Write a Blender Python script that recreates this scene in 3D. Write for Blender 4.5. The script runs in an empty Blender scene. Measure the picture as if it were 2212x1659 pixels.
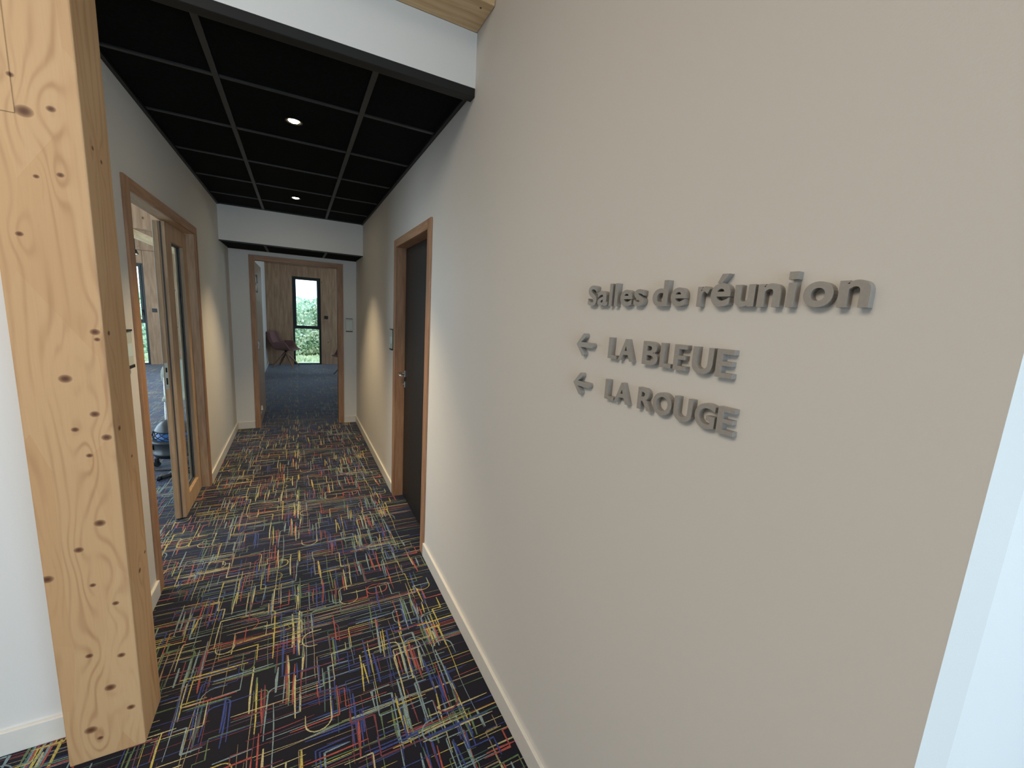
import bpy, bmesh, math, random
from mathutils import Vector, Matrix
random.seed(7)
SC = bpy.context.scene
COL = SC.collection
R = math.radians
PI = math.pi

# ------------------------------------------------------------------ camera
cam_data = bpy.data.cameras.new('camera')
cam = bpy.data.objects.new('camera', cam_data)
COL.objects.link(cam)
cam_data.sensor_fit = 'HORIZONTAL'
cam_data.sensor_width = 36.0
cam_data.lens = 877.64 / 2212 * 36.0
cam_data.clip_start = 0.02
cam_data.clip_end = 300
cR = Vector((0.88551878, -0.46082366, 0.05914426))
cU = Vector((0.02322852, 0.17105385, 0.98498783))
cF = Vector((0.46402255, 0.87085138, -0.16217565))
cam.matrix_world = Matrix(((cR.x, cU.x, -cF.x, 0), (cR.y, cU.y, -cF.y, 0), (cR.z, cU.z, -cF.z, 1.5716), (0, 0, 0, 1)))
SC.camera = cam

# ------------------------------------------------------------------ world, daylight, exposure
world = bpy.data.worlds.new('overcast_sky')
SC.world = world
world.use_nodes = True
bg = world.node_tree.nodes['Background']
bg.inputs['Color'].default_value = (0.66, 0.85, 1.0, 1)
bg.inputs['Strength'].default_value = 2.6


def area(name, loc, rot, sx, sy, power=0, color=(1, 1, 1), portal=False, spread=PI):
    d = bpy.data.lights.new(name, 'AREA')
    d.shape = 'RECTANGLE'
    d.size = sx
    d.size_y = sy
    d.energy = power
    d.color = color
    d.spread = spread
    if portal:
        d.cycles.is_portal = True
    o = bpy.data.objects.new(name, d)
    o.location = loc
    o.rotation_euler = rot
    COL.objects.link(o)
    return o


# daylight: sky seen through the glazed entrance front behind the camera and the windows of the rooms, plus an added opening east of the end room
area('entrance_glazing_portal', (1.2, -3.2, 1.4), (R(90), 0, 0), 4.4, 2.8, portal=True)
area('side_glazing_portal', (-4.4, 6.6, 1.5), (0, R(-90), 0), 2.8, 8.0, portal=True)
area('tall_window_portal', (0.226, 12.2, 1.13), (R(-90), 0, 0), 0.6, 2.2, portal=True)
area('tall_window_portal', (-3.34, 12.2, 1.13), (R(-90), 0, 0), 0.6, 2.2, portal=True)
area('end_room_fill_portal', (3.6, 10.3, 1.2), (0, R(90), 0), 2.3, 1.8, portal=True)  # unseen east opening, added to brighten the end room
# warm ceiling lamps of the entrance hall, over and behind the camera
area('hall_ceiling_lamp', (-2.0, 0.1, 3.2), (0, 0, 0), 1.6, 1.6, 36, (1.0, 0.86, 0.70))
SC.view_settings.view_transform = 'Standard'
SC.view_settings.look = 'None'
SC.view_settings.exposure = 0.86
SC.view_settings.gamma = 1.0
SC.view_settings.use_curve_mapping = False
SC.cycles.max_bounces = 9
SC.cycles.diffuse_bounces = 6
SC.cycles.glossy_bounces = 4
SC.cycles.transmission_bounces = 6
SC.cycles.transparent_max_bounces = 12
SC.cycles.sample_clamp_indirect = 6
SC.cycles.caustics_reflective = False
SC.cycles.caustics_refractive = False


# ------------------------------------------------------------------ materials
def srgb(r, g, b):
    def f(c):
        c = c / 255
        return c / 12.92 if c <= 0.04045 else ((c + 0.055) / 1.055) ** 2.4
    return (f(r), f(g), f(b), 1)


class NT:
    def __init__(s, name):
        s.m = bpy.data.materials.new(name)
        s.m.use_nodes = True
        s.t = s.m.node_tree
        s.b = s.t.nodes['Principled BSDF']

    def n(s, typ, **kw):
        nd = s.t.nodes.new(typ)
        for k, v in kw.items():
            setattr(nd, k, v)
        return nd

    def l(s, a, b):
        s.t.links.new(a, b)

    def val(s, sock, v):
        if hasattr(v, 'links') or hasattr(v, 'is_linked'):
            s.l(v, sock)
        else:
            sock.default_value = v

    def math(s, op, a, b=None, c=None, clamp=False):
        nd = s.n('ShaderNodeMath', operation=op, use_clamp=clamp)
        s.val(nd.inputs[0], a)
        if b is not None:
            s.val(nd.inputs[1], b)
        if c is not None:
            s.val(nd.inputs[2], c)
        return nd.outputs[0]

    def noise(s, vec, scale, detail=3, rough=0.5, dist=0.0):
        nd = s.n('ShaderNodeTexNoise')
        nd.inputs['Scale'].default_value = scale
        nd.inputs['Detail'].default_value = detail
        nd.inputs['Roughness'].default_value = rough
        nd.inputs['Distortion'].default_value = dist
        if vec is not None:
            s.l(vec, nd.inputs['Vector'])
        return nd.outputs['Fac']

    def ramp(s, fac, stops):
        nd = s.n('ShaderNodeValToRGB')
        cr = nd.color_ramp
        while len(cr.elements) < len(stops):
            cr.elements.new(0.5)
        for e, (p, c) in zip(cr.elements, stops):
            e.position = p
            e.color = c
        s.l(fac, nd.inputs[0])
        return nd.outputs[0]

    def mix(s, fac, a, b, mode='MIX'):
        nd = s.n('ShaderNodeMix', data_type='RGBA', blend_type=mode)
        s.val(nd.inputs[0], fac)
        s.val(nd.inputs[6], a)
        s.val(nd.inputs[7], b)
        return nd.outputs[2]

    def mapping(s, scale=(1, 1, 1), loc=(0, 0, 0), coord='Object'):
        tc = s.n('ShaderNodeTexCoord')
        mp = s.n('ShaderNodeMapping')
        mp.inputs['Scale'].default_value = scale
        mp.inputs['Location'].default_value = loc
        s.l(tc.outputs[coord], mp.inputs['Vector'])
        return mp.outputs['Vector']

    def bump(s, h, strength=0.2, dist=0.002):
        nd = s.n('ShaderNodeBump')
        nd.inputs['Strength'].default_value = strength
        nd.inputs['Distance'].default_value = dist
        s.l(h, nd.inputs['Height'])
        s.l(nd.outputs[0], s.b.inputs['Normal'])


def plain(name, col, rough=0.5, metal=0.0, noise=0.04, nscale=30, bump=0.0, spec=0.5):
    k = NT(name)
    v = k.mapping()
    f = k.noise(v, nscale, 3)
    d = tuple(max(0, c * (1 - noise * 2)) for c in col[:3]) + (1,)
    u = tuple(min(1, c * (1 + noise * 2)) for c in col[:3]) + (1,)
    k.l(k.ramp(f, [(0.3, d), (0.7, u)]), k.b.inputs['Base Color'])
    k.b.inputs['Roughness'].default_value = rough
    k.b.inputs['Metallic'].default_value = metal
    k.b.inputs['Specular IOR Level'].default_value = spec
    if bump:
        k.bump(k.noise(v, nscale * 8, 2), bump, 0.001)
    return k.m


def painted_wall(name, col):
    k = NT(name)
    v = k.mapping()
    big = k.noise(v, 0.9, 2)
    a = tuple(c * 0.975 for c in col[:3]) + (1,)
    c = k.ramp(big, [(0.3, a), (0.7, col)])
    # faint scuffs
    sc = k.noise(k.mapping(scale=(3, 3, 7)), 2.3, 5, 0.65, 0.6)
    sf = k.ramp(sc, [(0.70, (0, 0, 0, 1)), (0.78, (0.25, 0.25, 0.25, 1))])
    c = k.mix(sf, c, tuple(x * 0.8 for x in col[:3]) + (1,))
    k.l(c, k.b.inputs['Base Color'])
    k.b.inputs['Roughness'].default_value = 0.62
    k.b.inputs['Specular IOR Level'].default_value = 0.35
    k.bump(k.noise(v, 260, 2, 0.6), 0.22, 0.0012)
    return k.m


def board_wood(name, light, dark, axis='Z', fine=55, rough=0.5, bump=0.15):
    """straight-grained veneer / planed board, grain along axis"""
    k = NT(name)
    s = {'X': (1.2, 14, 14), 'Y': (14, 1.2, 14), 'Z': (14, 14, 1.2)}[axis]
    v = k.mapping(scale=s)
    g1 = k.noise(v, fine / 14, 4, 0.6, 0.4)
    g2 = k.noise(v, 0.9, 2, 0.5, 0.8)
    f = k.math('MULTIPLY_ADD', g1, 0.6, k.math('MULTIPLY', g2, 0.4))
    k.l(k.ramp(f, [(0.36, dark), (0.62, light)]), k.b.inputs['Base Color'])
    k.b.inputs['Roughness'].default_value = rough
    k.bump(g1, bump, 0.001)
    return k.m


def knotty_wood(name, light, mid, dark, knots, rough=0.55, offs=(0, 0)):
    """spruce glulam: grain flows vertically round knots given as (x+y, z, size)"""
    k = NT(name)
    geo = k.n('ShaderNodeNewGeometry')
    sep = k.n('ShaderNodeSeparateXYZ')
    k.l(geo.outputs['Position'], sep.inputs[0])
    u = k.math('ADD', sep.outputs[0], sep.outputs[1])
    z = sep.outputs[2]
    comb = k.n('ShaderNodeCombineXYZ')
    k.l(u, comb.inputs[0])
    k.l(z, comb.inputs[2])
    P = comb.outputs[0]
    mp = k.n('ShaderNodeMapping')
    mp.inputs['Scale'].default_value = (1, 1, 0.14)
    k.l(P, mp.inputs[0])
    warp = k.noise(mp.outputs[0], 10, 2, 0.5, 0.3)
    acc = k.math('MULTIPLY', u, 46.0)
    acc = k.math('MULTIPLY_ADD', warp, 6.5, acc)
    spot = None
    for i, (ku, kz, s) in enumerate(knots):
        dx = k.math('MULTIPLY', k.math('SUBTRACT', u, ku), 1 / (0.020 * s))
        dz = k.math('MULTIPLY', k.math('SUBTRACT', z, kz), 1 / (0.050 * s))
        d2 = k.math('MULTIPLY_ADD', dx, dx, k.math('MULTIPLY', dz, dz))
        g = k.math('EXPONENT', k.math('MULTIPLY', d2, -0.7))
        acc = k.math('MULTIPLY_ADD', g, (1.6 + 0.6 * s) * (1 if i % 3 else -1), acc)
        r = 0.0050 * s
        kx = k.math('MULTIPLY', k.math('SUBTRACT', u, ku), 1 / (r * 1.25))
        kzz = k.math('MULTIPLY', k.math('SUBTRACT', z, kz), 1 / r)
        e2 = k.math('MULTIPLY_ADD', kx, kx, k.math('MULTIPLY', kzz, kzz))
        sp = k.math('SUBTRACT', 1.0, k.math('MULTIPLY', e2, 0.5), clamp=True)
        spot = sp if spot is None else k.math('MAXIMUM', spot, sp)
    s1 = k.math('SINE', k.math('MULTIPLY', acc, 3.8))
    ring = k.math('POWER', k.math('MULTIPLY_ADD', s1, 0.5, 0.5), 3.0)
    # patches of glulam lamella: step changes along the height
    mp2 = k.n('ShaderNodeMapping')
    mp2.inputs['Scale'].default_value = (9, 1, 1.9)
    k.l(P, mp2.inputs[0])
    vor = k.n('ShaderNodeTexVoronoi', feature='F1')
    vor.inputs['Scale'].default_value = 1.0
    vor.inputs['Randomness'].default_value = 0.8
    k.l(mp2.outputs[0], vor.inputs['Vector'])
    patch = k.n('ShaderNodeSeparateColor')
    k.l(vor.outputs['Color'], patch.inputs[0])
    fib_m = k.n('ShaderNodeMapping')
    fib_m.inputs['Scale'].default_value = (60, 1, 2)
    k.l(P, fib_m.inputs[0])
    fib = k.noise(fib_m.outputs[0], 4, 3)
    c = k.mix(k.math('MULTIPLY', patch.outputs[0], 0.7), light, mid)
    fm = k.n('ShaderNodeMapping')
    fm.inputs['Scale'].default_value = (14, 1, 1.6)
    k.l(P, fm.inputs[0])
    fade = k.math('MULTIPLY', k.math('SUBTRACT', k.noise(fm.outputs[0], 1.3, 3), 0.36, clamp=True), 3.2, clamp=True)
    c = k.mix(k.math('MULTIPLY', k.math('MULTIPLY', ring, fade), 0.55), c, dark)
    c = k.mix(k.math('MULTIPLY', fib, 0.45), c, mid)
    sf = k.math('POWER', spot, 0.6)
    c = k.mix(sf, c, srgb(92, 52, 28))
    k.l(c, k.b.inputs['Base Color'])
    k.b.inputs['Roughness'].default_value = rough
    k.bump(k.math('ADD', ring, k.math('MULTIPLY', fib, 0.5)), 0.12, 0.001)
    return k.m


def clt_wood(name, light, dark, rough=0.65):
    k = NT(name)
    v = k.mapping(scale=(7, 7, 0.7))
    g = k.noise(v, 3, 4, 0.6, 0.5)
    base = k.ramp(g, [(0.35, dark), (0.65, light)])
    vor = k.n('ShaderNodeTexVoronoi')
    vor.inputs['Scale'].default_value = 5.5
    k.l(k.mapping(scale=(1, 1, 0.8)), vor.inputs['Vector'])
    kn = k.ramp(vor.outputs['Distance'], [(0.05, (1, 1, 1, 1)), (0.10, (0, 0, 0, 1))])
    k.l(k.mix(kn, base, srgb(88, 62, 42)), k.b.inputs['Base Color'])
    k.b.inputs['Roughness'].default_value = rough
    k.bump(g, 0.15, 0.002)
    return k.m


def glass_mat(name, tint=(0.93, 0.98, 0.96, 1)):
    k = NT(name)
    k.b.inputs['Base Color'].default_value = tint
    k.b.inputs['Roughness'].default_value = 0.0
    k.b.inputs['Transmission Weight'].default_value = 1.0
    k.b.inputs['IOR'].default_value = 1.05
    return k.m


def emit(name, col, strength):
    k = NT(name)
    k.b.inputs['Base Color'].default_value = (0.8, 0.8, 0.8, 1)
    k.b.inputs['Emission Color'].default_value = col
    k.b.inputs['Emission Strength'].default_value = strength
    return k.m


M = {}
M['wall'] = painted_wall('off_white_wall_paint', (0.74, 0.73, 0.70, 1))
M['white'] = painted_wall('white_wall_paint', (0.79, 0.79, 0.77, 1))
M['skirting'] = plain('white_gloss_skirting', (0.78, 0.77, 0.73, 1), 0.35, noise=0.01)
M['oak'] = board_wood('oak_veneer_upright', srgb(182, 142, 110), srgb(150, 110, 80), 'Z')
M['oak_x'] = board_wood('oak_veneer_across', srgb(182, 142, 110), srgb(150, 110, 80), 'X')
M['oak_y'] = board_wood('oak_veneer_along', srgb(182, 142, 110), srgb(150, 110, 80), 'Y')
M['leafwood'] = board_wood('pale_oak_leaf', srgb(206, 178, 148), srgb(176, 146, 116), 'Z')
M['lining_bounce_y'] = board_wood('oak_lining_bounce_lit', srgb(206, 178, 148), srgb(176, 146, 116), 'Y')  # oak paled in colour to imitate light bounced from the left room
M['clt'] = clt_wood('cross_laminated_spruce', srgb(190, 158, 128), srgb(160, 128, 100))
M['beam'] = board_wood('spruce_beam_across', srgb(226, 196, 152), srgb(196, 160, 114), 'X', bump=0.08)
M['beam_y'] = board_wood('spruce_beam_along', srgb(232, 208, 168), srgb(206, 176, 130), 'Y', bump=0.08)
KN = [(1.002, 2.111, 1.0), (1.020, 2.029, 2.2), (1.072, 2.048, 1.2), (1.028, 1.870, 0.8), (1.076, 1.883, 1.0), (0.982, 1.715, 1.0),
      (1.112, 1.455, 1.4), (1.115, 1.433, 0.9), (1.037, 1.316, 1.8), (1.092, 1.206, 1.4), (1.045, 1.161, 1.1), (1.113, 1.131, 1.5),
      (1.070, 1.077, 1.0), (1.076, 0.853, 1.7), (1.021, 0.773, 1.4), (0.944, 0.692, 1.8), (1.043, 0.645, 1.0), (1.092, 0.566, 1.1),
      (1.015, 0.397, 1.2), (1.092, 0.371, 1.3), (1.056, 0.260, 1.8), (1.102, 0.162, 1.4), (0.997, 0.119, 2.0), (1.017, 0.078, 1.0),
      (1.186, 1.981, 1.0), (1.241, 1.959, 1.0), (1.168, 1.450, 1.2), (1.176, 1.147, 1.3), (1.257, 1.026, 0.9), (1.228, 0.614, 1.4), (1.292, 0.648, 1.0)]
M['post'] = knotty_wood('knotty_spruce_glulam', srgb(214, 178, 134), srgb(192, 146, 100), srgb(150, 104, 66), KN)
M['panel'] = plain('black_mineral_panel', (0.0045, 0.005, 0.005, 1), 0.95, noise=0.2, nscale=60, bump=0.3, spec=0.1)
M['rail'] = plain('charcoal_ceiling_rail', (0.022, 0.024, 0.026, 1), 0.42, noise=0.03)
M['trimblack'] = plain('black_satin_trim', (0.004, 0.004, 0.004, 1), 0.5, noise=0.03)
M['blackdoor'] = board_wood('black_stained_door', (0.008, 0.0068, 0.006, 1), (0.0055, 0.005, 0.0045, 1), 'Z', rough=0.45, bump=0.05)
M['frame'] = plain('anthracite_window_frame', (0.018, 0.024, 0.024, 1), 0.45)
M['metal'] = plain('brushed_stainless', (0.62, 0.62, 0.60, 1), 0.32, 1.0, noise=0.03)
M['hingewhite'] = plain('satin_zinc_hinge', (0.72, 0.72, 0.70, 1), 0.38, 0.5, noise=0.02)
M['seal'] = plain('grey_rubber_seal', (0.09, 0.095, 0.10, 1), 0.7)
M['darkhole'] = plain('dark_mortise', (0.01, 0.008, 0.006, 1), 0.8)
M['letter'] = plain('silver_grey_satin_paint', (0.35, 0.336, 0.315, 1), 0.38, 0.12, noise=0.02, nscale=200)
M['glass'] = glass_mat('clear_glass')
M['doorglass'] = glass_mat('door_glass', (0.85, 0.92, 0.90, 1))
M['blackplastic'] = plain('black_plastic', (0.012, 0.012, 0.013, 1), 0.4)
M['drum'] = plain('charcoal_drum_plastic', (0.035, 0.042, 0.048, 1), 0.30)
M['blueplastic'] = plain('blue_plastic_band', srgb(60, 125, 205), 0.35)
M['rubber'] = plain('black_rubber', (0.010, 0.010, 0.011, 1), 0.55)
M['pink'] = plain('dusty_pink_felt', srgb(134, 100, 98), 0.85, noise=0.06, nscale=90, bump=0.3)
M['chairleg'] = plain('pale_ash_chair_leg', srgb(150, 118, 100), 0.4)
M['chairdark'] = plain('dark_swivel_hub', (0.03, 0.022, 0.02, 1), 0.4)
M['whiteshell'] = plain('light_grey_shell', srgb(188, 194, 184), 0.45)
M['chrometube'] = plain('white_steel_tube', (0.80, 0.82, 0.82, 1), 0.25, 0.2)
M['browntip'] = plain('brown_wood_cap', srgb(84, 64, 48), 0.5)
M['signglass'] = plain('pale_acrylic_plate', srgb(212, 218, 210), 0.25, noise=0.01)
M['signedge'] = plain('aqua_acrylic_edge', srgb(120, 200, 188), 0.15, noise=0.01)
M['signink'] = plain('dark_print', srgb(70, 80, 80), 0.5)
M['paper'] = plain('pale_blue_insert', srgb(214, 232, 236), 0.4, noise=0.01)
M['lens'] = emit('warm_lamp_lens', (1.0, 0.80, 0.50, 1), 60)
M['reflector'] = plain('bronze_reflector', (0.30, 0.22, 0.14, 1), 0.25, 1.0)
M['lampface'] = emit('white_spot_face', (1.0, 0.97, 0.92, 1), 3.0)


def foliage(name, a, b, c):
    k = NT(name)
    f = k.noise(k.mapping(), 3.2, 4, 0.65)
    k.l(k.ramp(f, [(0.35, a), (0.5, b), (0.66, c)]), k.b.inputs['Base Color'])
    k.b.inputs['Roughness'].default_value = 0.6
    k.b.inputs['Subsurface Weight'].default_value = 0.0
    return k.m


M['hedge'] = foliage('hedge_leaves', srgb(168, 200, 178), srgb(222, 240, 224), srgb(244, 250, 238))  # leaf and grass colours lightened to carry the overexposed daylight
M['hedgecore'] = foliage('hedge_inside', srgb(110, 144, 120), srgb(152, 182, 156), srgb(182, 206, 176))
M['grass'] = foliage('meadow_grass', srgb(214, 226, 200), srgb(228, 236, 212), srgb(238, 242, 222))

# carpet
kc = NT('dark_loop_pile_carpet')
v = kc.mapping()
pf = kc.noise(v, 420, 2, 0.7)
cf = kc.noise(v, 1.7, 2)
ca = kc.mix(cf, (0.0045, 0.0048, 0.011, 1), (0.007, 0.0055, 0.011, 1))
kc.l(kc.mix(pf, ca, (0.012, 0.013, 0.024, 1)), kc.b.inputs['Base Color'])
kc.b.inputs['Roughness'].default_value = 0.7
kc.b.inputs['Sheen Weight'].default_value = 0.7
kc.b.inputs['Sheen Tint'].default_value = (0.6, 0.72, 1.0, 1)
kc.b.inputs['Sheen Roughness'].default_value = 0.3
kc.b.inputs['Specular IOR Level'].default_value = 0.2
kc.bump(pf, 0.6, 0.002)
M['carpet'] = kc.m
YARN = [('yellow_yarn', srgb(194, 182, 90)), ('cream_yarn', srgb(190, 186, 140)), ('pale_blue_yarn', srgb(128, 156, 166)),
        ('sage_yarn', srgb(96, 124, 84)), ('teal_yarn', srgb(62, 104, 100)), ('coral_yarn', srgb(168, 76, 66)),
        ('burgundy_yarn', srgb(118, 50, 62)), ('royal_blue_yarn', srgb(40, 64, 142)), ('plum_yarn', srgb(84, 62, 88)), ('sand_yarn', srgb(148, 134, 108))]
YM = []
for nm, c in YARN:
    k = NT(nm)
    vv = k.mapping()
    f = k.noise(vv, 300, 2)
    d = tuple(x * 0.45 for x in c[:3]) + (1,)
    k.l(k.ramp(f, [(0.34, d), (0.56, c)]), k.b.inputs['Base Color'])
    k.b.inputs['Roughness'].default_value = 0.8
    k.b.inputs['Sheen Weight'].default_value = 0.3
    YM.append(k.m)


# ------------------------------------------------------------------ mesh helpers
def add_box(bm, a, b, bevel=0.0, seg=1):
    x0, y0, z0 = min(a[0], b[0]), min(a[1], b[1]), min(a[2], b[2])
    x1, y1, z1 = max(a[0], b[0]), max(a[1], b[1]), max(a[2], b[2])
    vs = [bm.verts.new(p) for p in ((x0, y0, z0), (x1, y0, z0), (x1, y1, z0), (x0, y1, z0), (x0, y0, z1), (x1, y0, z1), (x1, y1, z1), (x0, y1, z1))]
    fs = [bm.faces.new([vs[i] for i in f]) for f in ((0, 3, 2, 1), (4, 5, 6, 7), (0, 1, 5, 4), (1, 2, 6, 5), (2, 3, 7, 6), (3, 0, 4, 7))]
    if bevel:
        es = list({e for f in fs for e in f.edges})
        bmesh.ops.bevel(bm, geom=es, offset=bevel, segments=seg, profile=0.5, affect='EDGES')
    return vs


def add_tube(bm, pts, r, n=10, caps=True):
    """tube through pts; r number or list"""
    pts = [Vector(p) for p in pts]
    rings = []
    up = Vector((0, 0, 1))
    for i, p in enumerate(pts):
        if i == 0:
            t = pts[1] - pts[0]
        elif i == len(pts) - 1:
            t = pts[-1] - pts[-2]
        else:
            t = (pts[i + 1] - pts[i]).normalized() + (pts[i] - pts[i - 1]).normalized()
        t.normalize()
        a = t.cross(up)
        if a.length < 1e-3:
            a = t.cross(Vector((1, 0, 0)))
        a.normalize()
        b = t.cross(a)
        rr = r[i] if isinstance(r, (list, tuple)) else r
        rings.append([bm.verts.new(p + (a * math.cos(2 * PI * j / n) + b * math.sin(2 * PI * j / n)) * rr) for j in range(n)])
    for i in range(len(rings) - 1):
        for j in range(n):
            f = bm.faces.new((rings[i][j], rings[i][(j + 1) % n], rings[i + 1][(j + 1) % n], rings[i + 1][j]))
            f.smooth = True
    if caps:
        bm.faces.new(rings[0])
        bm.faces.new(list(reversed(rings[-1])))


def add_lathe(bm, prof, n=32, c=(0, 0, 0)):
    """profile list of (r, z)"""
    rings = []
    for r, z in prof:
        if r < 1e-6:
            rings.append([bm.verts.new((c[0], c[1], c[2] + z))])
        else:
            rings.append([bm.verts.new((c[0] + r * math.cos(2 * PI * j / n), c[1] + r * math.sin(2 * PI * j / n), c[2] + z)) for j in range(n)])
    for a, b in zip(rings[:-1], rings[1:]):
        for j in range(n):
            q = [a[j % len(a)], a[(j + 1) % len(a)], b[(j + 1) % len(b)], b[j % len(b)]]
            u = []
            for w in q:
                if w not in u:
                    u.append(w)
            if len(u) >= 3:
                f = bm.faces.new(u)
                f.smooth = True


def obj(name, bm, mat, parent=None, smooth=False):
    bmesh.ops.recalc_face_normals(bm, faces=bm.faces)
    me = bpy.data.meshes.new(name)
    if smooth:
        for f in bm.faces:
            f.smooth = True
    bm.to_mesh(me)
    bm.free()
    o = bpy.data.objects.new(name, me)
    for m in (mat if isinstance(mat, (list, tuple)) else [mat]):
        me.materials.append(m)
    COL.objects.link(o)
    if parent is not None:
        o.parent = parent
        if parent.parent is not None:
            base = parent.parent.location + parent.location
        else:
            base = parent.location
        if parent.get('_abs', 1):
            o.matrix_parent_inverse = Matrix.Identity(4)
    return o


def box(name, a, b, mat, parent=None, bevel=0.0, seg=1):
    """box given in the coordinates of its parent"""
    bm = bmesh.new()
    add_box(bm, a, b, bevel, seg)
    return obj(name, bm, mat, parent)


def tag(o, label=None, cat=None, group=None, kind=None):
    if label:
        o['label'] = label
    if cat:
        o['category'] = cat
    if group:
        o['group'] = group
    if kind:
        o['kind'] = kind
    return o


def empty(name, loc=(0, 0, 0), rz=0.0):
    o = bpy.data.objects.new(name, None)
    o.empty_display_size = 0.1
    o.location = loc
    o.rotation_euler = (0, 0, rz)
    COL.objects.link(o)
    return o


def struct(name, bm, mat):
    o = obj(name, bm, mat)
    o['kind'] = 'structure'
    return o


def boxes(name, lst, mat, parent=None, bevel=0.0):
    bm = bmesh.new()
    for a, b in lst:
        add_box(bm, a, b, bevel)
    return obj(name, bm, mat, parent)


def sbox(name, lst, mat):
    o = boxes(name, lst, mat)
    o['kind'] = 'structure'
    return o


def scopy(o, parent=None, dx=(0, 0, 0)):
    c = o.copy()
    COL.objects.link(c)
    c.location = Vector(o.location) + Vector(dx)
    if parent is not None:
        c.parent = parent
    return c


# ------------------------------------------------------------------ dimensions
XL, XR = -0.693, 0.701          # corridor wall faces
YH, YE, YEND = 1.815, 5.24, 5.875
ZC, ZC2 = 2.531, 2.167          # corridor ceilings
YB = 12.1                       # rear facade, inner face
ROOF = 3.35

# ------------------------------------------------------------------ floor with its printed-yarn pattern
floor = sbox('floor', [((-6.2, -3.4, -0.1), (3.8, 1.87, 0.0)), ((-4.6, 1.87, -0.1), (3.8, 12.4, 0.0))], M['carpet'])


def stroke(bm, pts, w, mat, z, taper=True):
    """flat ribbon of yarn through pts (2D), width w varying like a brush stroke"""
    n = len(pts)
    L, Rr = [], []
    for i, p in enumerate(pts):
        a = pts[max(i - 1, 0)]
        b = pts[min(i + 1, n - 1)]
        tx, ty = b[0] - a[0], b[1] - a[1]
        l = math.hypot(tx, ty) or 1
        nx, ny = -ty / l, tx / l
        ww = w * (0.72 + 0.5 * random.random())
        if 0 < i < n - 1:
            # widen at sharp corners so that the ribbon keeps its width
            ax, ay = p[0] - a[0], p[1] - a[1]
            bx, by = b[0] - p[0], b[1] - p[1]
            ca = (ax * bx + ay * by) / ((math.hypot(ax, ay) or 1) * (math.hypot(bx, by) or 1))
            ww /= math.sqrt(max(0.35, (1 + ca) / 2))
        if taper and (i == 0 or i == n - 1):
            ww *= 0.55
        L.append(bm.verts.new((p[0] + nx * ww / 2, p[1] + ny * ww / 2, z)))
        Rr.append(bm.verts.new((p[0] - nx * ww / 2, p[1] - ny * ww / 2, z)))
    for i in range(n - 1):
        f = bm.faces.new((Rr[i], Rr[i + 1], L[i + 1], L[i]))
        f.material_index = mat


def seg_pts(p, q, amp):
    """points from p to q with a slight hand-drawn wobble"""
    d = math.hypot(q[0] - p[0], q[1] - p[1])
    n = max(2, int(d / 0.05))
    nx, ny = -(q[1] - p[1]) / (d or 1), (q[0] - p[0]) / (d or 1)
    ph = random.random() * 6
    out = []
    for i in range(n + 1):
        t = i / n
        o = amp * math.sin(ph + t * d * 18) * (0.5 + random.random() * 0.5)
        out.append((p[0] + (q[0] - p[0]) * t + nx * o, p[1] + (q[1] - p[1]) * t + ny * o))
    return out


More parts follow.
